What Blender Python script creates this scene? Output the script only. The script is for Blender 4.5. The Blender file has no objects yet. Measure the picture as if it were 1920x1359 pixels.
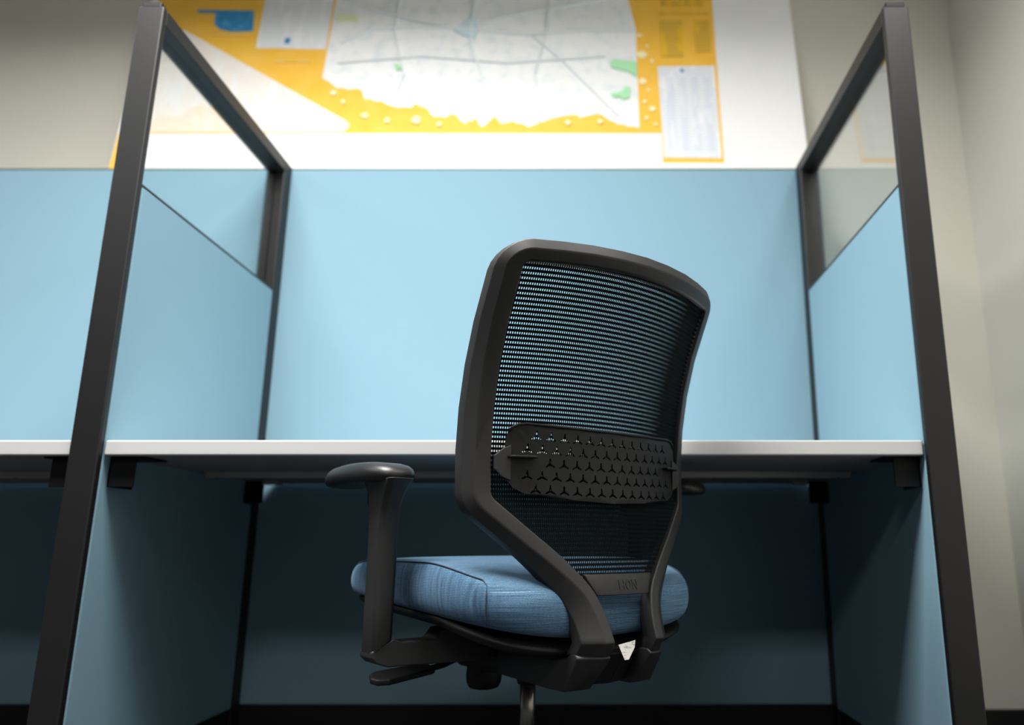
import bpy, bmesh, math, random
from mathutils import Vector, Matrix
from mathutils.geometry import delaunay_2d_cdt

random.seed(4)
scene = bpy.context.scene
COL = scene.collection
CZ = 0.539                      # camera height above the floor

# ------------------------------------------------------------------ materials
def mat(name, color, rough=0.6, metal=0.0, spec=0.5, coat=0.0):
    m = bpy.data.materials.new(name); m.use_nodes = True
    b = m.node_tree.nodes['Principled BSDF']
    b.inputs['Base Color'].default_value = (*color, 1)
    b.inputs['Roughness'].default_value = rough
    b.inputs['Metallic'].default_value = metal
    b.inputs['Specular IOR Level'].default_value = spec
    b.inputs['Coat Weight'].default_value = coat
    return m

def nodes(m): return m.node_tree.nodes, m.node_tree.links, m.node_tree.nodes['Principled BSDF']

def add_noise(m, scale, c1, c2, bump=0.0, stretch=(1, 1, 1), detail=4, bscale=None, dist=0.001, lo=0.3, hi=0.7):
    N, Lk, b = nodes(m)
    tc = N.new('ShaderNodeTexCoord'); mp = N.new('ShaderNodeMapping')
    mp.inputs['Scale'].default_value = stretch
    Lk.new(tc.outputs['Object'], mp.inputs['Vector'])
    n = N.new('ShaderNodeTexNoise'); n.inputs['Scale'].default_value = scale; n.inputs['Detail'].default_value = detail
    Lk.new(mp.outputs['Vector'], n.inputs['Vector'])
    r = N.new('ShaderNodeValToRGB')
    r.color_ramp.elements[0].position = lo; r.color_ramp.elements[1].position = hi
    r.color_ramp.elements[0].color = (*c1, 1); r.color_ramp.elements[1].color = (*c2, 1)
    Lk.new(n.outputs['Fac'], r.inputs['Fac']); Lk.new(r.outputs['Color'], b.inputs['Base Color'])
    if bump:
        n2 = n
        if bscale:
            n2 = N.new('ShaderNodeTexNoise'); n2.inputs['Scale'].default_value = bscale
            Lk.new(tc.outputs['Object'], n2.inputs['Vector'])
        bp = N.new('ShaderNodeBump'); bp.inputs['Strength'].default_value = bump; bp.inputs['Distance'].default_value = dist
        Lk.new(n2.outputs['Fac'], bp.inputs['Height']); Lk.new(bp.outputs['Normal'], b.inputs['Normal'])
    return m

M = {}
M['panel'] = add_noise(mat('panel_fabric', (.2, .4, .5), 0.95, spec=0.15), 900, (.19, .322, .402), (.212, .352, .432), bump=0.15, bscale=1400, dist=0.0006)
M['frame'] = add_noise(mat('charcoal_metal', (.035, .034, .037), 0.46, spec=0.42), 700, (.0065, .0062, .0068), (.0085, .008, .0085), bump=0.05, dist=0.0003)
M['gasket'] = mat('black_rubber', (.012, .02, .022), 0.6)
M['trim'] = mat('grey_blue_trim', (.05, .075, .085), 0.5)
M['base'] = mat('black_base', (.008, .008, .009), 0.6, spec=0.3)
M['laminate'] = mat('white_laminate', (.82, .82, .81), 0.35)
M['edge'] = mat('white_edge_band', (.5, .5, .495), 0.45)
M['under'] = add_noise(mat('desk_underside', (.3, .27, .26), 0.7), 60, (.27, .25, .24), (.32, .29, .28))
M['steel'] = mat('grey_steel', (.42, .39, .37), 0.5, metal=0.3)
M['bracket'] = mat('black_bracket', (.004, .004, .0045), 0.55, spec=.2)
M['chrome'] = mat('dull_chrome', (.3, .28, .26), 0.28, metal=1.0)
M['plastic'] = add_noise(mat('dark_plastic', (.04, .039, .041), 0.5, spec=0.5), 1500, (.0145, .0138, .0142), (.0185, .0178, .018), bump=0.12, bscale=2500, dist=0.0004)
M['black'] = mat('black_plastic', (.006, .006, .0065), 0.5, spec=0.3)
M['lumbar'] = mat('lumbar_plastic', (.007, .0067, .007), 0.5, spec=0.35)
M['mesh'] = mat('mesh_yarn', (.003, .005, .006), 0.9, spec=0.08)
M['pad'] = add_noise(mat('arm_pad_urethane', (.03, .03, .03), 0.38, spec=0.5), 1200, (.01, .0098, .0098), (.013, .0125, .0125), bump=0.25, bscale=1800, dist=0.0005)
M['thread'] = mat('dark_seam', (.02, .04, .07), 0.8)
M['paper'] = add_noise(mat('white_label', (.8, .78, .74), 0.6), 120, (.45, .43, .4), (.85, .83, .8), stretch=(1, 1, 3), lo=.35, hi=.45)
M['wall'] = add_noise(mat('beige_paint', (.58, .55, .46), 0.85, spec=0.2), 300, (.6, .585, .51), (.615, .6, .525), bump=0.08, bscale=500, dist=0.0008)
M['wall2'] = add_noise(mat('pale_paint', (.66, .65, .6), 0.85, spec=0.2), 300, (.68, .67, .61), (.695, .685, .625), bump=0.08, bscale=500, dist=0.0008)
M['far'] = add_noise(mat('grey_paint', (.2, .2, .19), 0.9), 300, (.17, .17, .16), (.2, .2, .19))
M['ceiling'] = add_noise(mat('ceiling_tile', (.75, .75, .73), 0.9), 200, (.5, .5, .48), (.58, .58, .56), bump=0.2)
M['floor'] = add_noise(mat('dark_carpet', (.03, .032, .036), 0.95, spec=0.1), 400, (.018, .02, .023), (.05, .052, .058), bump=0.6, dist=0.003)
M['cove'] = mat('black_cove_base', (.008, .008, .008), 0.5)
M['board'] = mat('white_board', (.86, .86, .86), 0.5, spec=0.25)
M['yellow'] = add_noise(mat('map_yellow', (.85, .5, .02), 0.5, spec=0.25), 14, (.9, .5, .05), (.94, .56, .085), detail=6)
M['icon'] = add_noise(mat('map_blue', (.05, .3, .6), 0.5, spec=0.25), 30, (.04, .27, .55), (.12, .42, .7), lo=.5, hi=.75)
M['green'] = mat('map_green', (.42, .78, .46), 0.5, spec=0.25)
M['lime'] = mat('map_lime', (.74, .8, .5), 0.5, spec=0.25)
M['city'] = mat('map_city', (.6, .74, .8), 0.5, spec=0.25)
M['pale'] = mat('map_pale_yellow', (.95, .85, .5), 0.5, spec=0.25)
M['road'] = mat('map_road', (.78, .82, .84), 0.5, spec=0.25)
M['print'] = mat('map_olive_print', (.68, .42, .06), 0.5, spec=0.25)
M['state'] = add_noise(mat('map_land', (.8, .82, .83), 0.5, spec=0.25), 22, (.73, .79, .82), (.88, .88, .88), detail=9, lo=.3, hi=.52)

def text_material(name, base, ink, lines, amount):
    """printed columns of small text: rows by a wave, words by noise"""
    m = mat(name, base, 0.5, spec=0.25); N, Lk, b = nodes(m)
    tc = N.new('ShaderNodeTexCoord')
    w = N.new('ShaderNodeTexWave'); w.bands_direction = 'Z'; w.inputs['Scale'].default_value = lines
    Lk.new(tc.outputs['Object'], w.inputs['Vector'])
    mp = N.new('ShaderNodeMapping'); mp.inputs['Scale'].default_value = (1, 1, .25); Lk.new(tc.outputs['Object'], mp.inputs['Vector'])
    n = N.new('ShaderNodeTexNoise'); n.inputs['Scale'].default_value = 26; n.inputs['Detail'].default_value = 5
    Lk.new(mp.outputs['Vector'], n.inputs['Vector'])
    g = N.new('ShaderNodeMath'); g.operation = 'GREATER_THAN'; g.inputs[1].default_value = .45; Lk.new(n.outputs['Fac'], g.inputs[0])
    mu = N.new('ShaderNodeMath'); mu.operation = 'MULTIPLY'; Lk.new(w.outputs['Fac'], mu.inputs[0]); Lk.new(g.outputs[0], mu.inputs[1])
    m2 = N.new('ShaderNodeMath'); m2.operation = 'MULTIPLY'; m2.inputs[1].default_value = amount; Lk.new(mu.outputs[0], m2.inputs[0])
    mx = N.new('ShaderNodeMix'); mx.data_type = 'RGBA'
    mx.inputs['A'].default_value = (*base, 1); mx.inputs['B'].default_value = (*ink, 1)
    Lk.new(m2.outputs[0], mx.inputs['Factor']); Lk.new(mx.outputs['Result'], b.inputs['Base Color'])
    return m
M['legend'] = text_material('map_legend_print', (.86, .85, .83), (.9, .62, .35), 18, .35)
M['table'] = text_material('map_table_print', (.82, .83, .85), (.35, .45, .62), 24, .35)
M['boxtext'] = text_material('map_box_print', (.84, .85, .86), (.45, .52, .58), 20, .3)

def glass_material():
    m = bpy.data.materials.new('clear_glass'); m.use_nodes = True
    N, Lk = m.node_tree.nodes, m.node_tree.links
    N.clear(); o = N.new('ShaderNodeOutputMaterial')
    t = N.new('ShaderNodeBsdfTransparent'); t.inputs['Color'].default_value = (.955, .97, .965, 1)
    g = N.new('ShaderNodeBsdfGlossy'); g.inputs['Roughness'].default_value = 0.0
    f = N.new('ShaderNodeFresnel')
    ge = N.new('ShaderNodeNewGeometry'); io = N.new('ShaderNodeMapRange')      # same index going in and coming out of the thin pane
    io.inputs['To Min'].default_value = 1.5; io.inputs['To Max'].default_value = 1 / 1.5
    Lk.new(ge.outputs['Backfacing'], io.inputs['Value']); Lk.new(io.outputs['Result'], f.inputs['IOR'])
    x = N.new('ShaderNodeMixShader')
    Lk.new(f.outputs[0], x.inputs[0]); Lk.new(t.outputs[0], x.inputs[1]); Lk.new(g.outputs[0], x.inputs[2])
    Lk.new(x.outputs[0], o.inputs['Surface']); return m
M['glass'] = glass_material()

def seat_material():
    """heathered blue weave: fine ribs, pale slubs running along the cloth"""
    m = mat('seat_cloth', (.06, .13, .22), 0.9, spec=0.2); N, Lk, b = nodes(m)
    b.inputs['Sheen Weight'].default_value = 0.25
    b.inputs['Sheen Tint'].default_value = (.5, .7, 1, 1)
    tc = N.new('ShaderNodeTexCoord')
    def noise(sx, sy, sz, sc, det=3):
        mp = N.new('ShaderNodeMapping'); mp.inputs['Scale'].default_value = (sx, sy, sz)
        Lk.new(tc.outputs['Object'], mp.inputs['Vector'])
        n = N.new('ShaderNodeTexNoise'); n.inputs['Scale'].default_value = sc; n.inputs['Detail'].default_value = det
        Lk.new(mp.outputs['Vector'], n.inputs['Vector']); return n
    def ramp(src, stops):
        r = N.new('ShaderNodeValToRGB'); e = r.color_ramp.elements
        for i, (p, c) in enumerate(stops):
            k = e[i] if i < 2 and len(stops) == 2 else (e[0] if i == 0 else (e[1] if i == len(stops) - 1 else e.new(p)))
            k.position = p; k.color = (*c, 1)
        Lk.new(src, r.inputs['Fac']); return r.outputs['Color']
    def mixc(a, b_, fac, mode='MIX'):
        x = N.new('ShaderNodeMix'); x.data_type = 'RGBA'; x.blend_type = mode
        Lk.new(a, x.inputs['A']); Lk.new(b_, x.inputs['B'])
        if isinstance(fac, float): x.inputs['Factor'].default_value = fac
        else: Lk.new(fac, x.inputs['Factor'])
        return x.outputs['Result']
    sep = N.new('ShaderNodeSeparateXYZ'); Lk.new(tc.outputs['Normal'], sep.inputs[0])
    def absramp(o, lo, hi):
        m1 = N.new('ShaderNodeMath'); m1.operation = 'ABSOLUTE'; Lk.new(o, m1.inputs[0])
        m2 = N.new('ShaderNodeMapRange'); m2.inputs['From Min'].default_value = lo; m2.inputs['From Max'].default_value = hi
        Lk.new(m1.outputs[0], m2.inputs['Value']); return m2.outputs['Result']
    fine = noise(.6, .6, 1, 1300, 2)
    lines = noise(.02, .02, 1.6, 420, 2)          # long pale threads running along the back of the cushion
    patch = noise(.3, 1, .10, 170, 2)             # upright soft slubs on the boxed sides
    c_lines = ramp(lines.outputs['Fac'], [(.3, (.03, .078, .14)), (.6, (.042, .1, .172)), (.7, (.12, .22, .33))])
    c_patch = ramp(patch.outputs['Fac'], [(.3, (.032, .078, .14)), (.75, (.085, .175, .27))])
    col = mixc(c_lines, c_patch, absramp(sep.outputs['X'], .55, .85))
    c_top = ramp(noise(.15, 1, 1, 260, 3).outputs['Fac'], [(.3, (.045, .095, .15)), (.7, (.07, .135, .2))])
    up = absramp(sep.outputs['Z'], .55, .9)
    col = mixc(col, c_top, up)
    wv = N.new('ShaderNodeTexWave'); wv.bands_direction = 'Z'; wv.inputs['Scale'].default_value = 135; wv.inputs['Distortion'].default_value = .6; wv.inputs['Detail Scale'].default_value = 30
    Lk.new(tc.outputs['Object'], wv.inputs['Vector'])
    rib = ramp(wv.outputs['Fac'], [(.1, (.62, .62, .62)), (.8, (1.25, 1.25, 1.25))])
    flat = N.new('ShaderNodeRGB'); flat.outputs[0].default_value = (1, 1, 1, 1)
    col = mixc(col, mixc(rib, flat.outputs[0], up), 1.0, 'MULTIPLY')
    col = mixc(col, ramp(fine.outputs['Fac'], [(.35, (.7, .7, .7)), (.65, (1.35, 1.35, 1.35))]), 1.0, 'MULTIPLY')
    Lk.new(col, b.inputs['Base Color'])
    bp = N.new('ShaderNodeBump'); bp.inputs['Strength'].default_value = .35; bp.inputs['Distance'].default_value = .0008
    Lk.new(fine.outputs['Fac'], bp.inputs['Height']); Lk.new(bp.outputs['Normal'], b.inputs['Normal'])
    return m
M['seat'] = seat_material()

# ------------------------------------------------------------------ helpers
def obj(name, bm, m, parent=None, bevel=0.0, segs=2, smooth=False, angle=30, solid=0.0, sub=0):
    bmesh.ops.recalc_face_normals(bm, faces=bm.faces)
    me = bpy.data.meshes.new(name); bm.to_mesh(me); bm.free()
    o = bpy.data.objects.new(name, me); COL.objects.link(o)
    if m: me.materials.append(m)
    if smooth:
        for p in me.polygons: p.use_smooth = True
    if solid:
        s = o.modifiers.new('thickness', 'SOLIDIFY'); s.thickness = solid; s.offset = 0
    if bevel:
        b = o.modifiers.new('bevel', 'BEVEL'); b.width = bevel; b.segments = segs; b.limit_method = 'ANGLE'; b.angle_limit = math.radians(angle)
        b.harden_normals = False
    if sub:
        s = o.modifiers.new('sub', 'SUBSURF'); s.levels = sub; s.render_levels = sub
    if parent: o.parent = parent
    return o

def box(x0, x1, y0, y1, z0, z1, bm=None):
    bm = bm or bmesh.new()
    v = [bm.verts.new((x, y, z)) for x in (x0, x1) for y in (y0, y1) for z in (z0, z1)]
    for f in ((0, 1, 3, 2), (4, 6, 7, 5), (0, 4, 5, 1), (2, 3, 7, 6), (0, 2, 6, 4), (1, 5, 7, 3)):
        bm.faces.new([v[i] for i in f])
    return bm

def prism(pts, fn, d0, d1, bm=None):
    """extrude a 2D outline: fn(a, b, d) -> xyz"""
    bm = bm or bmesh.new()
    A = [bm.verts.new(fn(a, b, d0)) for a, b in pts]; B = [bm.verts.new(fn(a, b, d1)) for a, b in pts]
    n = len(pts)
    bm.faces.new(A); bm.faces.new(B[::-1])
    for i in range(n): bm.faces.new((A[i], A[(i + 1) % n], B[(i + 1) % n], B[i]))
    return bm

def cyl(center, r0, r1, z0, z1, n=32, bm=None):
    bm = bm or bmesh.new()
    rings = []
    for r, z in ((r0, z0), (r1, z1)):
        rings.append([bm.verts.new((center[0] + r * math.cos(2 * math.pi * i / n), center[1] + r * math.sin(2 * math.pi * i / n), z)) for i in range(n)])
    for i in range(n): bm.faces.new((rings[0][i], rings[0][(i + 1) % n], rings[1][(i + 1) % n], rings[1][i]))
    bm.faces.new(rings[0][::-1]); bm.faces.new(rings[1]); return bm

def lathe(center, prof, n=40, bm=None, tf=None):
    """prof: list of (radius, z); closed at both ends"""
    bm = bm or bmesh.new(); tf = tf or (lambda x, y, z: (x, y, z))
    rings = [[bm.verts.new(tf(center[0] + r * math.cos(2 * math.pi * i / n), center[1] + r * math.sin(2 * math.pi * i / n), z)) for i in range(n)] for r, z in prof]
    for a, b in zip(rings, rings[1:]):
        for i in range(n): bm.faces.new((a[i], a[(i + 1) % n], b[(i + 1) % n], b[i]))
    bm.faces.new(rings[0][::-1]); bm.faces.new(rings[-1]); return bm

def tube(pts, r, n=8, bm=None):
    bm = bm or bmesh.new(); pts = [Vector(p) for p in pts]; rings = []
    for i, p in enumerate(pts):
        t = (pts[min(i + 1, len(pts) - 1)] - pts[max(i - 1, 0)]).normalized()
        a = t.cross(Vector((0, 0, 1)) if abs(t.z) < .9 else Vector((1, 0, 0))).normalized(); b = t.cross(a)
        rings.append([bm.verts.new(p + r * (math.cos(2 * math.pi * k / n) * a + math.sin(2 * math.pi * k / n) * b)) for k in range(n)])
    for x, y in zip(rings, rings[1:]):
        for k in range(n): bm.faces.new((x[k], x[(k + 1) % n], y[(k + 1) % n], y[k]))
    bm.faces.new(rings[0][::-1]); bm.faces.new(rings[-1]); return bm

def thing(name, label, cat, loc=(0, 0, 0), rz=0, group=None):
    o = bpy.data.objects.new(name, None); COL.objects.link(o)
    o.location = loc; o.rotation_euler = (0, 0, rz); o.empty_display_size = .1
    o['label'] = label; o['category'] = cat
    if group: o['group'] = group
    return o

def struct(name, bm, m, **k):
    o = obj(name, bm, m, **k); o['kind'] = 'structure'; return o

# ------------------------------------------------------------------ the room
XL, XR = -0.9505, 0.6495            # inner faces of the two side partitions
YF, YB = 1.4919, 2.2315             # desk front, face of the back partition
YPF = 1.478                         # front of the end posts
ZT = 1.1657 + CZ                    # top of the partitions
ZG = 0.7437 + CZ                    # top of the cloth on the side partitions
ZD = 0.1979 + CZ                    # desk top
ZBASE = -0.4226 + CZ
PT = 0.0575                         # partition thickness
WY, WX = 2.47, 1.32                 # back wall, right wall
LX, FY, HC = -5.0, -4.2, 2.75

struct('floor', box(LX, WX, FY, WY, -.1, 0), M['floor'])
struct('ceiling', box(LX, WX, FY, WY, HC, HC + .1), M['ceiling'])
struct('wall_back', box(LX - .1, WX + .1, WY, WY + .1, -.1, HC + .1), M['wall'])
struct('wall_right', box(WX, WX + .1, FY - .1, WY, -.1, HC + .1), M['wall2'])
struct('wall_left', box(LX - .1, LX, FY, WY, -.1, HC + .1), M['far'])
struct('wall_front', box(LX - .1, WX, FY - .1, FY, -.1, HC + .1), M['far'])
struct('baseboard_back', box(LX, WX - .012, WY - .012, WY, 0, .06), M['cove'], bevel=.003)
struct('baseboard_right', box(WX - .012, WX, FY, WY, 0, .06), M['cove'], bevel=.003)

# ------------------------------------------------------------------ partitions
def back_partition(x0, x1, label):
    t = thing('partition_panel', label, 'cubicle panel', ((x0 + x1) / 2, YB + PT / 2, 0), group='blue cloth partitions along the wall')
    dx = (x1 - x0) / 2; h = PT / 2
    obj('fabric_panel', box(-dx + .002, dx - .002, -h, h, ZBASE, ZT - .006), M['panel'], t, bevel=.004)
    obj('top_trim', box(-dx + .001, dx - .001, -h + .002, h - .002, ZT - .007, ZT), M['trim'], t, bevel=.002)
    obj('base_cover', box(-dx + .002, dx - .002, -h + .006, h - .006, 0, ZBASE + .002), M['base'], t, bevel=.003)
    return t
back_partition(XL - PT / 2, XR + PT / 2, 'pale blue cloth cubicle panel behind the chair, under the map')
back_partition(XL - PT / 2 - 1.66, XL - PT / 2, 'pale blue cloth cubicle panel of the neighbouring desk at the far left')

def side_partition(xi, sgn, label):
    """xi: inner face; sgn: -1 left of the desk, +1 right of it"""
    xc = xi + sgn * PT / 2
    t = thing('side_partition', label, 'cubicle panel', (xc, (YPF + YB) / 2, 0), group='side partitions with a glass top')
    oy = (YPF + YB) / 2; h = PT / 2
    y0, y1 = YPF - oy, YB - oy - .001
    pf, pr = y0 + .016, y1 - .052
    p = obj('front_post', box(-h, h, y0, pf, 0, ZT), M['frame'], t, bevel=.003)
    obj('post_cap', box(-.021, .021, y0 + .001, y0 + .02, ZT - .001, ZT + .012), M['black'], p, bevel=.002)
    obj('rear_post', box(-h, h, pr, y1, 0, ZT - .0005), M['frame'], t, bevel=.003)
    obj('top_rail', box(-h, h, pf, pr, ZT - .038, ZT - .0005), M['frame'], t, bevel=.003)
    obj('glass_pane', box(-.003, .003, pf, pr, ZG, ZT - .038), M['glass'], t)
    obj('gasket', box(-h + .001, h - .001, pf, pr, ZG - .007, ZG), M['gasket'], t, bevel=.0015)
    obj('fabric_panel', box(-h, h, pf + .001, pr - .001, ZBASE, ZG - .007), M['panel'], t, bevel=.003)
    obj('base_cover', box(-h + .005, h - .005, pf, pr, 0, ZBASE + .001), M['base'], t, bevel=.003)
    return t
side_partition(XL, -1, 'blue cubicle side panel with glass top left of the chair')
side_partition(XR, 1, 'blue cubicle side panel with glass top right of the chair')

# ------------------------------------------------------------------ desks
def make_desk(x0, x1, label, end_panel=False):
    t = thing('desk', label, 'desk', ((x0 + x1) / 2, (YF + YB) / 2, ZD - .029), group='white desks built into the cubicles')
    ox, oy, oz = (x0 + x1) / 2, (YF + YB) / 2, ZD - .029
    a, b = x0 - ox, x1 - ox; c, d = YF - oy, YB - oy - .012
    n = .05
    out = [(a, c + .016), (b, c + .016), (b, d - n), (b - n, d), (a + n, d), (a, d - n)]
    obj('worktop', prism(out, lambda x, y, z: (x, y, z), .002, .029), M['laminate'], t, bevel=.002)
    obj('underside', prism([(x, y) for x, y in out], lambda x, y, z: (x, y, z), 0, .002), M['under'], t)
    obj('front_edge', box(a, b, c, c + .016, -.0005, .029), M['edge'], t, bevel=.003, segs=3)
    s = obj('stiffener_bar', box(a + .035, b - .031, .335 + c, .36 + c, -.0155, -.0005), M['steel'], t, bevel=.0015)
    for i in range(6):
        x = a + .06 + i * (b - a - .12) / 5
        obj('screw', lathe((x, .342 + c), [(.004, -.0165), (.004, -.0153)], 12), M['black'], s)
    if end_panel: obj('end_panel', box(a, a + .028, c + .02, d, -oz, -.0005), M['laminate'], t, bevel=.002)
    for sx, e in ((1, a), (-1, b)):
        for k, y in enumerate((c + .022, d - .1)):
            g = box(min(e + sx * .001, e + sx * .052), max(e + sx * .001, e + sx * .052), y, y + .004, -.06, -.001)
            box(min(e + sx * .001, e + sx * .005), max(e + sx * .001, e + sx * .005), y, y + .08, -.06, -.001, g)
            box(min(e + sx * .001, e + sx * .07), max(e + sx * .001, e + sx * .07), y, y + .08, -.004, -.0005, g)
            br = obj('support_bracket', g, M['bracket'], t, bevel=.001)
        cl = obj('cable_clip', box(min(e + sx * .06, e + sx * .1), max(e + sx * .06, e + sx * .1), d - .13, d - .11, -.012, -.0005), M['steel'], t, bevel=.002)
    return t
make_desk(XL + .002, XR - .002, 'long white desk across the cubicle behind the office chair')
make_desk(XL - 1.66, XL - PT - .002, 'end of a white desk beyond the left side panel', True)

# ------------------------------------------------------------------ the map on its board
TILT = 0.1441; BY0, BZ0 = 2.335, ZT
sb = math.atan(TILT); SB = -.08; STOP = 1.05
board = thing('wall_map', 'large yellow and white road map on a white board leaning at the wall', 'map', (-.46, BY0, BZ0))
board.rotation_euler = (-sb, 0, 0)
def bxy(x, s, d): return (x + .46, -d, s)           # board coordinates: x across, s up the board, d out of the face
obj('backing_board', prism([(-1.612, SB), (.731, SB), (.734, STOP), (-1.63, STOP)], bxy, -.012, 0), M['board'], board, bevel=.002)
lay = [.0003]
def sheet(name, pts, m, parent=board, th=.0004):
    lay[0] += .0002
    bm = bmesh.new(); vs = [Vector(p) for p in pts]; n = len(vs)
    v2, e2, f2, _, _, _ = delaunay_2d_cdt(vs, [(i, (i + 1) % n) for i in range(n)], [], 1, 1e-6)
    V = [bm.verts.new(bxy(p.x, p.y, lay[0])) for p in v2]
    for f in f2: bm.faces.new([V[i] for i in f])
    r = bmesh.ops.extrude_face_region(bm, geom=list(bm.faces))
    for v in r['geom']:
        if isinstance(v, bmesh.types.BMVert): v.co.y += lay[0] + .0001
    return obj(name, bm, m, parent)
UP = STOP - .03
fld = sheet('yellow_field', [(-1.6, .2), (.2395, .2), (.2408, .0796), (.4465, .0796), (.4471, UP), (-1.6, UP)], M['yellow'])
sheet('border_strip', [(-1.612, SB + .01), (-1.588, SB + .01), (-1.588, .2), (-1.612, .2)], M['yellow'])
state = [(-.9399, UP - .02), (-.9465, .4521)]
wav = [(-.949, .4426), (-.9219, .4213), (-.8844, .3908), (-.8521, .3861), (-.8073, .3861), (-.786, .3443), (-.7368, .3351), (-.7019, .319), (-.6529, .3098), (-.6215, .3098), (-.6136, .3259), (-.5753, .3098), (-.5408, .2689), (-.5075, .2644), (-.4774, .2825), (-.4307, .2396), (-.3991, .2644), (-.3733, .2262), (-.3316, .2734), (-.3099, .2396), (-.2701, .2509), (-.2144, .2262), (-.1729, .2486), (-.1347, .2621), (-.0614, .278), (-.0393, .2644), (.0214, .2825), (.078, .2486), (.1108, .2374)]
for a, b in zip(wav, wav[1:] + [(.1635, .2217)]):
    for k in range(3):
        f = k / 3; j = .006 if k else 0
        state.append((a[0] + (b[0] - a[0]) * f + random.uniform(-j, j) * .5, a[1] + (b[1] - a[1]) * f + random.uniform(-j, j)))
state += [(.1635, .2217), (.1656, .2329), (.1631, .4497), (.162, .6624), (.1373, .8007), (.12, UP - .02)]
lnd = sheet('state_area', state, M['state'])
lg = sheet('legend_panel', [(-1.5418, .205), (-.8533, .205), (-.835, .215), (-.829, .2352), (-.8439, .2531), (-1.4782, .6574), (-1.5633, .6473)], M['legend'])
sheet('blue_inset', [(-1.4478, .7527), (-1.2382, .7489), (-1.2254, .6506), (-1.3022, .6473), (-1.3467, .6584), (-1.3724, .6826), (-1.3781, .736), (-1.4422, .7386)], M['icon'])
bx_ = sheet('text_box', [(-1.2069, UP - .03), (-.9518, UP - .03), (-.9516, .5663), (-1.2032, .5729)], M['boxtext'])
sheet('blue_emblem', [(-1.105, .592), (-1.085, .592), (-1.085, .618), (-1.105, .618)], M['icon'], bx_)
tb = sheet('mileage_table', [(.2359, .4879), (.4367, .4913), (.4386, .0968), (.2451, .1)], M['table'])
for x, w in ((.262, .03), (.31, .022), (.352, .022), (.395, .026)):
    sheet('table_column', [(x, .13), (x + w, .13), (x + w, .44), (x, .44)], text_material('map_table_column', (.74, .77, .82), (.45, .53, .68), 30, .5), tb)
sheet('blue_emblem', [(.315, .462), (.328, .462), (.328, .475), (.315, .475)], M['icon'], tb)
for x0, x1, s0, s1 in ((.25, .33, .53, .7), (.375, .43, .55, .7), (.25, .43, .73, .735), (.26, .41, .77, .9)):
    sheet('printed_text', [(x0, s0), (x1, s0), (x1, s1), (x0, s1)], text_material('map_yellow_text', (.85, .5, .03), (.45, .3, .08), 28, .75), fld)
for x0, x1, s0, s1 in ((-1.46, -1.1, .83, .98), (-1.12, -1.0, .505, .515), (-1.37, -1.24, .626, .634)):
    sheet('printed_text', [(x0, s0), (x1, s0), (x1, s1), (x0, s1)], text_material('map_pale_text', (.87, .55, .08), (.86, .7, .35), 24, .7), fld)
for x, s, r in ((.175, .63, .009), (.2, .58, .006), (.18, .54, .018), (.215, .51, .007), (.18, .42, .014), (.2, .38, .006), (.185, .33, .008), (.21, .3, .011), (.19, .26, .007), (.22, .235, .006), (-.86, .33, .008), (-.9, .37, .012), (-.78, .27, .012), (-.7, .25, .01), (-.6, .25, .016), (-.52, .235, .009), (-.08, .24, .01), (.03, .245, .009)):
    sheet('printed_mark', [(x + r * random.uniform(.7, 1.2) * math.cos(q * math.pi / 4), s + r * random.uniform(.7, 1.2) * math.sin(q * math.pi / 4)) for q in range(8)], M['pale'], fld)
sheet('park_patch', [(.0675, .5048), (.0828, .5144), (.1605, .5048), (.161, .4378), (.1351, .4616), (.0711, .4807)], M['green'], lnd)
sheet('park_patch', [(.07, .3628), (.1111, .3768), (.1189, .3955), (.1356, .3908), (.133, .3489), (.1106, .3397), (.1, .352), (.0773, .3489)], M['green'], lnd)
sheet('park_patch', [(-.6981, .4951), (-.6749, .4903), (-.6656, .4711), (-.688, .4688)], M['green'], lnd)
sheet('park_patch', [(-.9305, .7232), (-.8596, .7181), (-.8451, .6927), (-.9229, .6927)], M['lime'], lnd)
sheet('city_patch', [(-.5, .6523), (-.4544, .6978), (-.4199, .7079), (-.4088, .6473), (-.4207, .6174), (-.4598, .6273)], M['city'], lnd)
def road(pts, w=.006):
    L_, R_ = [], []
    for i, p in enumerate(pts):
        a = Vector(pts[max(i - 1, 0)]); b = Vector(pts[min(i + 1, len(pts) - 1)]); t = (b - a).normalized()
        n = Vector((-t.y, t.x)); q = Vector(p); L_.append(q + n * w / 2); R_.append(q - n * w / 2)
    sheet('road_line', [tuple(v) for v in L_ + R_[::-1]], M['road'], lnd)
road([(-.8992, .5926), (-.7908, .6574), (-.6367, .6674), (-.5201, .6624), (-.403, .6473), (-.2285, .6323), (-.0163, .6523), (.1578, .6473)], .008)
road([(-.4309, .9), (-.4309, .8007), (-.4315, .6725), (-.4297, .5729), (-.3939, .4759), (-.3739, .3814), (-.3613, .278)], .008)
road([(-.9241, .8007), (-.8004, .7489), (-.5994, .6851), (-.442, .6523)], .005)
road([(-.405, .6851), (-.2316, .736), (-.0558, .7747), (.12, .83)], .006)
road([(-.2089, .6224), (-.0918, .4999), (.0216, .3582), (.0948, .2666)], .004)
road([(-.9, .5), (-.6, .53), (-.3, .5), (.05, .53)], .004)
road([(-.7, .9), (-.71, .65), (-.66, .45), (-.68, .34)], .004)
road([(-.15, .9), (-.16, .65), (-.2, .45), (-.17, .28)], .004)
# the ledge the board stands on, hidden behind the partition
ldg = obj('picture_ledge', box(-2.05, .6, 2.315, WY, BZ0 - .11, BZ0 - .0945), M['board'], bevel=.002)
ldg['label'] = 'narrow white ledge on the wall carrying the map board'; ldg['category'] = 'shelf'

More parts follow.
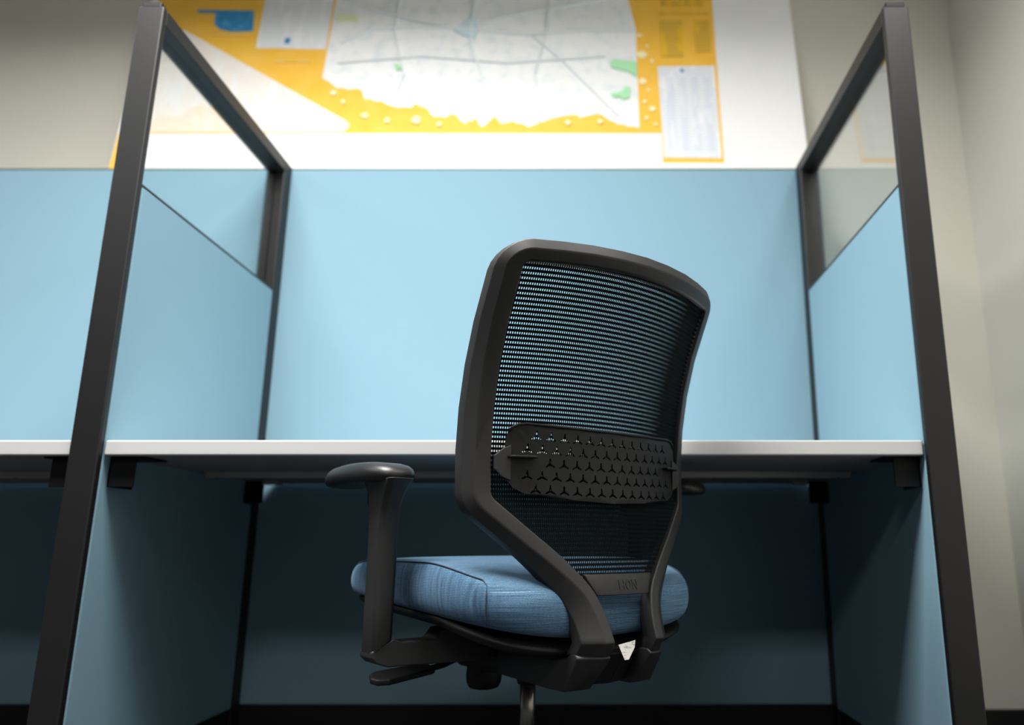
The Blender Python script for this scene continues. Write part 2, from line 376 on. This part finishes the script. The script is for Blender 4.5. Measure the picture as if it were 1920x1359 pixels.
# ------------------------------------------------------------------ the office chair
S_ = 0.935                                   # chair size
PSI = 0.6915; X0, Y0 = .0397, 1.3354
FC = .247                                    # centre column ahead of the back
CX = (X0 - FC * math.sin(PSI)) * S_; CY = (Y0 + FC * math.cos(PSI)) * S_
chair = thing('office_chair', 'black mesh-backed office chair with blue seat turned toward the desk', 'chair', (CX, CY, 0), PSI)
def L(r, f, z): return (r * S_, (f - FC) * S_, z * S_ + CZ)      # chair coordinates (z measured from eye height)
def lean(z):
    q = z - .06
    return .1072 * q - .7762 * q * q - .1895 * q ** 3
def surf(r, z): return 1.1389 * r * r + lean(z)

# --- back frame: one closed section swept round the mesh opening
def fillet(p0, p1, p2, rad, n=6):
    a, b, c = Vector(p0), Vector(p1), Vector(p2)
    u, v = (a - b).normalized(), (c - b).normalized()
    ang = u.angle(v); d = rad / math.tan(ang / 2)
    s, e = b + u * d, b + v * d; m = b + (u + v).normalized() * (rad / math.sin(ang / 2))
    out = []
    a0 = math.atan2(s.y - m.y, s.x - m.x); a1 = math.atan2(e.y - m.y, e.x - m.x)
    da = (a1 - a0 + math.pi) % (2 * math.pi) - math.pi
    for i in range(n + 1):
        q = a0 + da * i / n; out.append((m.x + rad * math.cos(q), m.y + rad * math.sin(q)))
    return out
ZTOP = .449
def catmull(pts, n=5):
    P_ = [Vector(p) for p in pts]; P_ = [2 * P_[0] - P_[1]] + P_ + [2 * P_[-1] - P_[-2]]; out = []
    for i in range(1, len(P_) - 2):
        a, b, c, d = P_[i - 1:i + 3]
        for k in range(n):
            t = k / n; q = .5 * (2 * b + (c - a) * t + (2 * a - 5 * b + 4 * c - d) * t * t + (3 * b - a - 3 * c + d) * t ** 3); out.append(tuple(q))
    return out
half = catmull([(-.046, -.174), (-.0445, -.155), (-.0465, -.128), (-.0525, -.1), (-.0645, -.0715), (-.0865, -.0439), (-.12, -.0105), (-.1538, .0192)])
half += fillet((-.1538, .0192), (-.2135, .0745), (-.2159, .44), .022, 6)
half += [(-.2143, .15), (-.215, .22), (-.2155, .29), (-.2158, .36)]
half += fillet((-.2159, .3), (-.2162, ZTOP), (0, ZTOP + .003), .010, 6)
half += [(-.16, ZTOP + .001), (-.11, ZTOP + .002), (-.055, ZTOP + .0025), (0, ZTOP + .003)]
path = half + [(-r, z) for r, z in half[-2::-1]]
def sect(i):
    r, z = path[i]
    a, b = Vector(path[max(i - 1, 0)]), Vector(path[min(i + 1, len(path) - 1)])
    t = (b - a).normalized(); n = Vector((-t.y, t.x))       # points away from the opening
    top = max(0, n.y) ** 2
    low = max(0, min(1, (.03 - z) / .1))
    wf = .022 - .006 * top - .004 * low
    wc = .0145 + .006 * top + .015 * low
    fc = .0145 + .004 * top + .006 * low
    fs = .019 + .003 * low
    return r, z, n, wf, wc, fc, fs
bm = bmesh.new(); rings = []
for i in range(len(path)):
    r, z, n, wf, wc, fc, fs = sect(i)
    def P(o, df):
        rr, zz = r + n.x * o, z + n.y * o
        return bm.verts.new(L(rr, surf(rr, zz) + df + 1.1 * max(0, -.150 - zz), zz))
    rings.append([P(.0005, .022), P(0, .002), P(.002, 0), P(wf, .0), P(wf + .003, .0012), P(wf + wc - .002, fc - .002), P(wf + wc, fc), P(wf + wc + .001, fc + fs), P(wf * .6, fc + fs + .002)])
for a, b in zip(rings, rings[1:]):
    for k in range(9): bm.faces.new((a[k], a[(k + 1) % 9], b[(k + 1) % 9], b[k]))
bm.faces.new(rings[0][::-1]); bm.faces.new(rings[-1])
bf = obj('back_frame', bm, M['plastic'], chair, bevel=.0022, segs=3, smooth=True, angle=16)

# cross bar with the raised mark
bm = bmesh.new()
barp = [(-.0745, -.0475), (.0745, -.0475), (.0565, -.081), (-.0565, -.081)]
NB = 12
for (za, wa), (zb, wb) in (((-.0475, .0745), (-.081, .0565)),):
    for d0, d1 in ((.004, .014),):
        rows = []
        for z, w in ((za, wa), (zb, wb)):
            for d in (d0, d1):
                rows.append([bm.verts.new(L(-w + 2 * w * i / NB, surf(-w + 2 * w * i / NB, z) + d, z)) for i in range(NB + 1)])
        tf, tb2, bf2, bb = rows
        for i in range(NB):
            bm.faces.new((tf[i], tf[i + 1], bf2[i + 1], bf2[i])); bm.faces.new((tb2[i], bb[i], bb[i + 1], tb2[i + 1]))
            bm.faces.new((tf[i], tb2[i], tb2[i + 1], tf[i + 1])); bm.faces.new((bf2[i], bf2[i + 1], bb[i + 1], bb[i]))
        bm.faces.new((tf[0], bf2[0], bb[0], tb2[0])); bm.faces.new((tf[-1], tb2[-1], bb[-1], bf2[-1]))
cb = obj('cross_bar', bm, M['plastic'], chair, bevel=.0015, smooth=True, angle=40)
def stroke(bm, pts, w=.0022, h=.0012):
    for (a, b) in zip(pts, pts[1:]):
        a, b = Vector(a), Vector(b); t = (b - a).normalized(); n = Vector((-t.y, t.x)) * w / 2; a = a - t * w / 2; b = b + t * w / 2
        q = [a + n, b + n, b - n, a - n]
        lo = [bm.verts.new(L(p.x, surf(p.x, p.y) + .0045, p.y)) for p in q]; hi = [bm.verts.new(L(p.x, surf(p.x, p.y) + .004 - h, p.y)) for p in q]
        bm.faces.new(lo); bm.faces.new(hi)
        for i in range(4): bm.faces.new((lo[i], lo[(i + 1) % 4], hi[(i + 1) % 4], hi[i]))
bm = bmesh.new(); lx, lz, lh = -.008, -.072, .0135
for k, letter in enumerate('HON'):
    x = lx + k * .0145; w = .0095
    if letter == 'H': stroke(bm, [(x, lz), (x, lz + lh)]); stroke(bm, [(x + w, lz), (x + w, lz + lh)]); stroke(bm, [(x, lz + lh / 2), (x + w, lz + lh / 2)])
    if letter == 'O': stroke(bm, [(x + w / 2 + w / 2 * math.cos(q * math.pi / 6), lz + lh / 2 + lh / 2 * math.sin(q * math.pi / 6)) for q in range(13)])
    if letter == 'N': stroke(bm, [(x, lz), (x, lz + lh), (x + w, lz), (x + w, lz + lh)])
obj('logo', bm, M['plastic'], cb)

# --- woven mesh: real cross bands and threads
def halfw(z):
    if z > .0745: return .2135 + .0025 * min(1, (z - .0745) / .36)
    return max(.0735 + (.2135 - .0735) * (z + .05) / .1245, .06)
MD = .0105
bm = bmesh.new(); pitch = .0077; z = -.05; NS = 48
def strip(pa, pb):
    A = [bm.verts.new(L(*p)) for p in pa]; B = [bm.verts.new(L(*p)) for p in pb]
    for i in range(len(A) - 1): bm.faces.new((A[i], A[i + 1], B[i + 1], B[i]))
while z < ZTOP + .012:
    z1 = z + pitch * .56; w = halfw(z) + .006
    if z < .06: w = halfw(z) + .012
    strip([(-w + 2 * w * i / NS, surf(-w + 2 * w * i / NS, z) + MD, z) for i in range(NS + 1)],
          [(-w + 2 * w * i / NS, surf(-w + 2 * w * i / NS, z1) + MD, z1) for i in range(NS + 1)])
    z += pitch
tp = .0036; r = -.219
while r <= .219:
    zlo = -.05 if abs(r) < .08 else -.05 + (abs(r) - .085) / (.2135 - .0735) * .1245
    NZ = 22
    strip([(r, surf(r, zlo + (ZTOP + .008 - zlo) * i / NZ) + MD + .0004, zlo + (ZTOP + .008 - zlo) * i / NZ) for i in range(NZ + 1)],
          [(r + .0017, surf(r + .0017, zlo + (ZTOP + .008 - zlo) * i / NZ) + MD + .0004, zlo + (ZTOP + .008 - zlo) * i / NZ) for i in range(NZ + 1)])
    r += tp
obj('mesh_panel', bm, M['mesh'], chair, solid=.001)

# --- lumbar plate with three-armed slots
out = [(-.163, .1935), (-.08, .1915), (0, .1895), (.08, .1915), (.163, .1935), (.180, .191), (.190, .182), (.194, .162), (.194, .12), (.190, .1), (.18, .088), (.162, .0795), (.08, .071), (0, .0675),
       (-.08, .071), (-.162, .0795), (-.18, .088), (-.19, .1), (-.194, .12), (-.194, .162), (-.19, .182), (-.18, .191)]
verts = [Vector(p) for p in out]; edges = [(i, (i + 1) % len(out)) for i in range(len(out))]
slots = []
def yslot(cx, cz):
    a, w = .0098, .0012; pts = []
    for k in range(3):
        q = math.pi / 2 + k * 2 * math.pi / 3; d = Vector((math.cos(q), math.sin(q))); n = Vector((-d.y, d.x)); c = Vector((cx, cz))
        pts += [c + d * a - n * w, c + d * a + n * w]
        q2 = q + math.pi / 3; pts.append(c + Vector((math.cos(q2), math.sin(q2))) * w * 1.9)
    return pts
HP = .0232
for row, zc in enumerate((.1738, .1518, .1300, .1085, .0865)):
    off = -.1450 if row % 2 == 0 else -.1585
    n = 13 if row % 2 == 0 else 14
    for k in range(n):
        x = off + k * (-2 * off) / (n - 1)
        if row == 2 and k in (0, n - 1): continue
        slots.append(yslot(x, zc - .004 * (1 - (x / .16) ** 2)))
for s in slots:
    b0 = len(verts); verts += s; edges += [(b0 + i, b0 + (i + 1) % len(s)) for i in range(len(s))]
for i in range(30):
    for zc in (.078, .19): pass
v2, e2, f2, *_ = delaunay_2d_cdt(verts, edges, [], 1, 1e-7)
def inside(p, poly):
    c = False; n = len(poly)
    for i in range(n):
        a, b = poly[i], poly[i - 1]
        if (a[1] > p[1]) != (b[1] > p[1]) and p[0] < (b[0] - a[0]) * (p[1] - a[1]) / (b[1] - a[1]) + a[0]: c = not c
    return c
bm = bmesh.new(); V = [bm.verts.new(L(p.x, surf(p.x, p.y) + .0035, p.y)) for p in v2]
for f in f2:
    c = sum((v2[i] for i in f), Vector((0, 0))) / len(f)
    if inside(c, out) and not any(abs(c.x - s[0].x) < .02 and inside(c, s) for s in slots): bm.faces.new([V[i] for i in f])
for v in [v for v in bm.verts if not v.link_faces]: bm.verts.remove(v)
lum = obj('lumbar_support', bm, M['lumbar'], chair, solid=.0035)
# rim along the top edge, grip tabs and side clips
bm = bmesh.new()
rim = [(-.19, .18), (-.186, .187), (-.176, .192), (-.163, .1938)] + [(-.163 + .326 * i / 20, .1938 - .004 * (1 - ((-.163 + .326 * i / 20) / .163) ** 2)) for i in range(1, 21)] + [(.176, .192), (.186, .187), (.19, .18)]
tube([L(r, surf(r, z) + .001, z) for r, z in rim], .0022, 8, bm)
obj('rim', bm, M['lumbar'], lum, smooth=True)
for sg in (-1, 1):
    a, b = sorted((sg * .193, sg * .148))
    bm = prism([(a, 0), (b, 0), (b - .002 * (sg > 0), -.013), (b - .006, -.017), (a + .006, -.017), (a + .001, -.013)],
               lambda x, d, zz: L(x, surf(x, .138) + .0025 + d, zz), .1365, .1405)
    obj('grip_tab', bm, M['lumbar'], lum, bevel=.0012)
    cl = [(.186, .158), (.199, .152), (.213, .14), (.213, .118), (.201, .106), (.186, .1)]
    bm = prism([(sg * x, z) for x, z in cl], lambda x, z, d: L(x, surf(x, z) + d - max(0, abs(x) - .19) * .25, z), -.001, .003)
    obj('side_clip', bm, M['plastic'], lum, bevel=.001)

# --- seat cushion
def outline(phi, k=1.0, n=4.6):
    c, s = math.cos(phi), math.sin(phi)
    if s > 0: n = 5.2
    rr = .254 * k * math.copysign(abs(c) ** (2 / n), c); ff = .296 * k * math.copysign(abs(s) ** (2 / n), s)
    return rr, .294 + ff
def ztop(r, f):                              # edge seam height
    t = (f - .02) / .48
    z = -.030 - .041 * max(0, 1 - f / .2) ** 1.7 - .022 * max(0, (f - .4) / .19) ** 2
    return z
def zbot(r, f):
    t = max(0, min(1, (.5 - f) / .5))
    return -.098 - .026 * t - .030 * t * (1 - min(1, (r / .25) ** 2))
NP = 96
lev = [(.0, 'b'), (.6, 'b'), (.9, 'b'), (.965, .06), (.99, .2), (1.0, .42), (1.0, .62), (.992, .82), (.975, .95), (.965, 1.0), (.94, 'e1'), (.86, 't1'), (.7, 't2'), (.4, 't3'), (.12, 't4')]
def seat_pt(phi, k, mode):
    r, f = outline(phi, max(k, .001)); ro, fo = outline(phi, 1.0)
    zt, zb = ztop(ro, fo), zbot(r, f)
    if mode == 'b': z = zb
    elif mode == 'e1': z = zt + .004
    elif mode == 't1': z = zt * .55 + (-.0225) * .45
    elif mode == 't2': z = zt * .22 + (-.0225) * .78
    elif mode == 't3': z = -.0225
    elif mode == 't4': z = -.0235
    else: z = zb + (zt - zb) * mode
    return L(r, f, z)
bm = bmesh.new(); rings = []
for k, mo in lev[1:]:
    rings.append([bm.verts.new(seat_pt(2 * math.pi * i / NP, k, mo)) for i in range(NP)])
for a, b in zip(rings, rings[1:]):
    for i in range(NP): bm.faces.new((a[i], a[(i + 1) % NP], b[(i + 1) % NP], b[i]))
bm.faces.new(rings[0][::-1]); bm.faces.new(rings[-1])
seat = obj('seat', bm, M['seat'], chair, smooth=True, sub=1)
# stitched seams: along each top edge, then down the rear corner
for sg in (-1, 1):
    pts = []
    phis = [math.pi + sg_ * .0 for sg_ in (0,)]
    a0, a1 = math.pi * .80, math.pi * 1.233
    for i in range(46):
        ph = a0 + (a1 - a0) * i / 45
        p = seat_pt(ph, .9665, .995); pts.append(Vector(p) + Vector((0, 0, .0008)))
    del pts[-2:]
    for q in (.9, .8, .65, .5, .35, .2, .08):
        kk = .978 if q >= .9 else (.9935 if q > .75 else (1.0015 if q > .3 else .992))
        pts.append(Vector(seat_pt(a1, kk, q)))
    if sg > 0: pts = [Vector((-p.x, p.y, p.z)) for p in pts]
    obj('seam', tube(pts, .0011, 8), M['thread'], seat, smooth=True)
# plastic pan under the cushion
def pan_pt(phi, k, dz):
    r, f = outline(phi, k); ro, fo = outline(phi, .97); t = max(0, min(1, (.5 - fo) / .5))
    z = zbot(ro, fo) - .003 - .014 * max(0, 1 - max(0, fo - .03) / .14) + dz
    return L(r, f, z)
bm = bmesh.new(); rings = []
for k, dz in ((.93, .006), (.945, .0), (.944, -.003), (.90, -.012), (.72, -.020), (.3, -.024)):
    rings.append([bm.verts.new(pan_pt(2 * math.pi * i / NP, k, dz)) for i in range(NP)])
for a, b in zip(rings, rings[1:]):
    for i in range(NP): bm.faces.new((a[i], a[(i + 1) % NP], b[(i + 1) % NP], b[i]))
bm.faces.new(rings[0][::-1]); bm.faces.new(rings[-1])
obj('seat_pan', bm, M['black'], chair, smooth=True)

# --- lower back bracket (the two feet of the frame, wrapping under the seat)
def rf(r): return surf(r, -.165)
bm = bmesh.new()
prof = [(-.031, -.167), (-.0405, -.1735), (-.016, -.199), (.012, -.2262), (.06, -.2265), (.21, -.221), (.21, -.18), (.05, -.18), (.004, -.174), (-.012, -.167)]
for sg in (-1, 1):
    A, B, C = [], [], []
    for f, z in prof:
        rear = max(0, min(1, (.02 - f) / .06))
        A.append(bm.verts.new(L(sg * .043, f, z))); B.append(bm.verts.new(L(sg * .066, f + .002 * rear, z))); C.append(bm.verts.new(L(sg * .094, f + .024 * rear, z)))
    n = len(prof)
    bm.faces.new(A); bm.faces.new(C[::-1])
    for i in range(n):
        j = (i + 1) % n
        bm.faces.new((A[i], A[j], B[j], B[i])); bm.faces.new((B[i], B[j], C[j], C[i]))
obj('back_bracket', bm, M['plastic'], chair, bevel=.0025, segs=3, smooth=True, angle=25)
bm = bmesh.new()
cp = [(-.02, -.172), (.014, -.222), (.12, -.222), (.12, -.18), (.03, -.172)]
for r0, r1, d0, d1 in ((-.043, 0, .012, .0), (0, .043, .0, .012)):
    A = [bm.verts.new(L(r0, f + (d0 if f < .02 else 0), z)) for f, z in cp]; B = [bm.verts.new(L(r1, f + (d1 if f < .02 else 0), z)) for f, z in cp]
    bm.faces.new(A); bm.faces.new(B[::-1])
    for i in range(5): bm.faces.new((A[i], A[(i + 1) % 5], B[(i + 1) % 5], B[i]))
obj('bracket_web', bm, M['black'], chair, bevel=.002, smooth=False)
# white care label hanging under the seat
bm = prism([(-.014, -.158), (.024, -.1535), (.02, -.164), (.003, -.181), (-.006, -.181)], lambda r, z, d: L(r, d + (z + .158) * .25, z), -.024, -.0235)
obj('care_label', bm, M['paper'], chair)

# --- mechanism, knob, lever, column, base
bm = prism([(-.075, -.176), (.075, -.176), (.07, -.215), (.045, -.236), (-.045, -.236), (-.07, -.215)], lambda r, z, f: L(r, f, z), .15, .42)
obj('mechanism', bm, M['black'], chair, bevel=.006, segs=2)
c = L(0, .4, 0)
kr = S_
obj('tension_knob', lathe((c[0], c[1]), [(.018 * kr, CZ - .281 * kr), (.029 * kr, CZ - .278 * kr), (.0345 * kr, CZ - .268 * kr), (.036 * kr, CZ - .255 * kr), (.0345 * kr, CZ - .235 * kr), (.031 * kr, CZ - .233 * kr), (.031 * kr, CZ - .21 * kr)], 40), M['black'], chair, bevel=.001, smooth=True, angle=40)
bm = bmesh.new()
tube([L(-.06, .39, -.215), L(-.085, .39, -.222), L(-.105, .378, -.2245), L(-.16, .355, -.226)], .0052, 10, bm)
rod = obj('lever_rod', bm, M['black'], chair, smooth=True)
lp = [(-.142, .375), (-.152, .382), (-.244, .372), (-.262, .362), (-.272, .335), (-.266, .318), (-.246, .312), (-.152, .334), (-.142, .341)]
bm = prism([(r, f) for r, f in lp], lambda r, f, d: L(r, f, -.225 + (r + .15) * .035 + (f - .345) * .12 + d), -.006, .0045)
obj('lever_paddle', bm, M['black'], rod, bevel=.003, segs=3)
cc = (0.0, 0.0)
obj('gas_lift', lathe(cc, [(.0135, .2), (.0135, CZ - .23 * S_)], 36), M['chrome'], chair, smooth=True)
obj('column_collar', lathe(cc, [(.0175, CZ - .252 * S_), (.019, CZ - .245 * S_), (.026, CZ - .228 * S_)], 36), M['black'], chair, smooth=True)
obj('column_sleeve', lathe(cc, [(.025, .07), (.025, .225), (.022, .23)], 36), M['black'], chair, smooth=True)
bm = bmesh.new(); lathe(cc, [(.04, .075), (.045, .09), (.045, .115), (.034, .125)], 36, bm)
for k in range(5):
    q = 2 * math.pi * k / 5 + .3; ca, sa = math.cos(q), math.sin(q)
    R_ = lambda d, w, z: (d * ca - w * sa, d * sa + w * ca, z)
    A = [bm.verts.new(R_(.03, w, z)) for w, z in ((-.024, .08), (.024, .08), (.019, .12), (-.019, .12))]
    B = [bm.verts.new(R_(.31, w, z)) for w, z in ((-.014, .066), (.014, .066), (.012, .086), (-.012, .086))]
    bm.faces.new(A[::-1]); bm.faces.new(B)
    for i in range(4): bm.faces.new((A[i], A[(i + 1) % 4], B[(i + 1) % 4], B[i]))
star = obj('star_base', bm, M['black'], chair, bevel=.004, segs=2)
for k in range(5):
    q = 2 * math.pi * k / 5 + .3; bx, by = .3 * math.cos(q), .3 * math.sin(q)
    bm = bmesh.new(); a = q + .9
    for off in (-.016, .016):
        px, py = bx - off * math.sin(a), by + off * math.cos(a)
        ring = []
        for d in (-.009, .009):
            ring.append([bm.verts.new((px - d * math.sin(a) + .029 * math.cos(w * math.pi / 10) * math.cos(a), py + d * math.cos(a) + .029 * math.cos(w * math.pi / 10) * math.sin(a), .029 + .029 * math.sin(w * math.pi / 10))) for w in range(20)])
        for i in range(20): bm.faces.new((ring[0][i], ring[0][(i + 1) % 20], ring[1][(i + 1) % 20], ring[1][i]))
        bm.faces.new(ring[0][::-1]); bm.faces.new(ring[1])
    lathe((bx, by), [(.007, .03), (.007, .07)], 12, bm)
    obj('caster', bm, M['black'], star, bevel=.003)

# --- arms
def pad_mesh(rc, fc, yaw=0):
    bm = bmesh.new(); n = 56; rings = []
    cy, sy = math.cos(yaw), math.sin(yaw)
    def pt(ph, k, z):
        c_, s_ = math.cos(ph), math.sin(ph)
        a = .051 * k * math.copysign(abs(c_) ** (2 / 3.0), c_); b = .133 * k * math.copysign(abs(s_) ** (2 / 2.6), s_)
        zz = z - .006 * max(0, -b / .133) ** 2 - .004 * max(0, b / .133) ** 2
        return L(rc + a * cy - b * sy, fc + a * sy + b * cy, zz)
    for k, z in ((.45, .1065), (.86, .1065), (.96, .110), (1, .1165), (.995, .1235), (.95, .131), (.86, .1362), (.7, .1398), (.45, .1418), (.15, .1425)):
        rings.append([bm.verts.new(pt(2 * math.pi * i / n, k, z)) for i in range(n)])
    for a, b in zip(rings, rings[1:]):
        for i in range(n): bm.faces.new((a[i], a[(i + 1) % n], b[(i + 1) % n], b[i]))
    bm.faces.new(rings[0][::-1]); bm.faces.new(rings[-1]); return bm
def arm(sg, pr, pf, pz=0):
    rc = sg * .3
    bm = bmesh.new(); rings = []
    # post: chamfered rectangle, flaring under the pad
    for z, w, f0, f1 in ((-.163, .0185, .232, .282), (-.1, .0185, .232, .282), (.0, .0185, .231, .283), (.045, .0187, .229, .284), (.065, .019, .224, .286), (.083, .020, .214, .29), (.1, .0225, .2, .3), (.1085, .024, .192, .306)):
        c = .007
        q = [(-w, f0 + c), (-w + c, f0), (w - c, f0), (w, f0 + c), (w, f1 - c), (w - c, f1), (-w + c, f1), (-w, f1 - c)]
        rings.append([bm.verts.new(L(rc + x, f, z)) for x, f in q])
    for i, (x, f) in enumerate(q):     # mitred foot
        v = rings[0][i]; v.co.z = (-.163 + (.0185 - sg * x) * .0 + sg * (-x) * .5) * S_ + CZ
    for a, b in zip(rings, rings[1:]):
        for i in range(8): bm.faces.new((a[i], a[(i + 1) % 8], b[(i + 1) % 8], b[i]))
    bm.faces.new(rings[0][::-1]); bm.faces.new(rings[-1])
    post = obj('arm_post', bm, M['plastic'], chair, bevel=.002, segs=2, smooth=True, angle=25)
    bm = prism([(.286, .093), (.306, .096), (.31, .088), (.308, .07), (.298, .062), (.286, .06)], lambda f, z, d: L(rc + d, f, z), -.011, .011)
    obj('height_button', bm, M['black'], post, bevel=.002)
    obj('arm_pad', pad_mesh(pr, pf), M['pad'], chair, smooth=True)
    bp = [(-.3185, -.1705), (-.3185, -.18), (-.309, -.1885), (-.288, -.196), (-.25, -.1965), (-.125, -.2), (-.07, -.2), (-.07, -.165), (-.165, -.14), (-.19, -.141), (-.205, -.158), (-.262, -.158), (-.2815, -.1525)]
    bm = prism([(-sg * x, z) for x, z in bp], lambda r, z, f: L(r, f, z), .234, .28)
    obj('arm_bracket', bm, M['plastic'], chair, bevel=.002)
arm(-1, -.300, .335)
arm(1, .345, .25)

# ------------------------------------------------------------------ camera
cam = bpy.data.cameras.new('camera'); co = bpy.data.objects.new('camera', cam); COL.objects.link(co)
co.location = (0, 0, CZ); co.rotation_euler = (math.pi / 2 + .2328, 0, 0)
cam.sensor_width = 36; cam.lens = 1436.9 / 1920 * 36
cam.shift_x = -(1108.4 - 960) / 1920; cam.shift_y = 0
cam.dof.use_dof = True; cam.dof.focus_distance = 1.19; cam.dof.aperture_fstop = 2.2
scene.camera = co

# ------------------------------------------------------------------ light
def area(name, loc, sx, sy, power, color=(1, .985, .96), rot=(0, 0, 0), spread=180):
    l = bpy.data.lights.new(name, 'AREA'); l.shape = 'RECTANGLE'; l.size = sx; l.size_y = sy; l.energy = power; l.spread = math.radians(spread); l.color = color
    o = bpy.data.objects.new(name, l); COL.objects.link(o); o.location = loc; o.rotation_euler = rot; return o
area('ceiling_lamp', (-.75, .72, HC - .02), 1.2, .6, 80, spread=160)
area('ceiling_lamp', (-2.9, .72, HC - .02), 1.2, .6, 21, spread=160)
area('ceiling_lamp', (-.6, -2.0, HC - .02), 1.2, .6, 28)
area('ceiling_lamp', (1.03, .6, HC - .02), .3, .9, 14)
w = bpy.data.worlds.new('world'); scene.world = w; w.use_nodes = True
w.node_tree.nodes['Background'].inputs['Color'].default_value = (.02, .02, .02, 1)

vs = scene.view_settings
vs.view_transform = 'Standard'; vs.look = 'None'; vs.gamma = 1; vs.use_curve_mapping = False
vs.exposure = 0.62
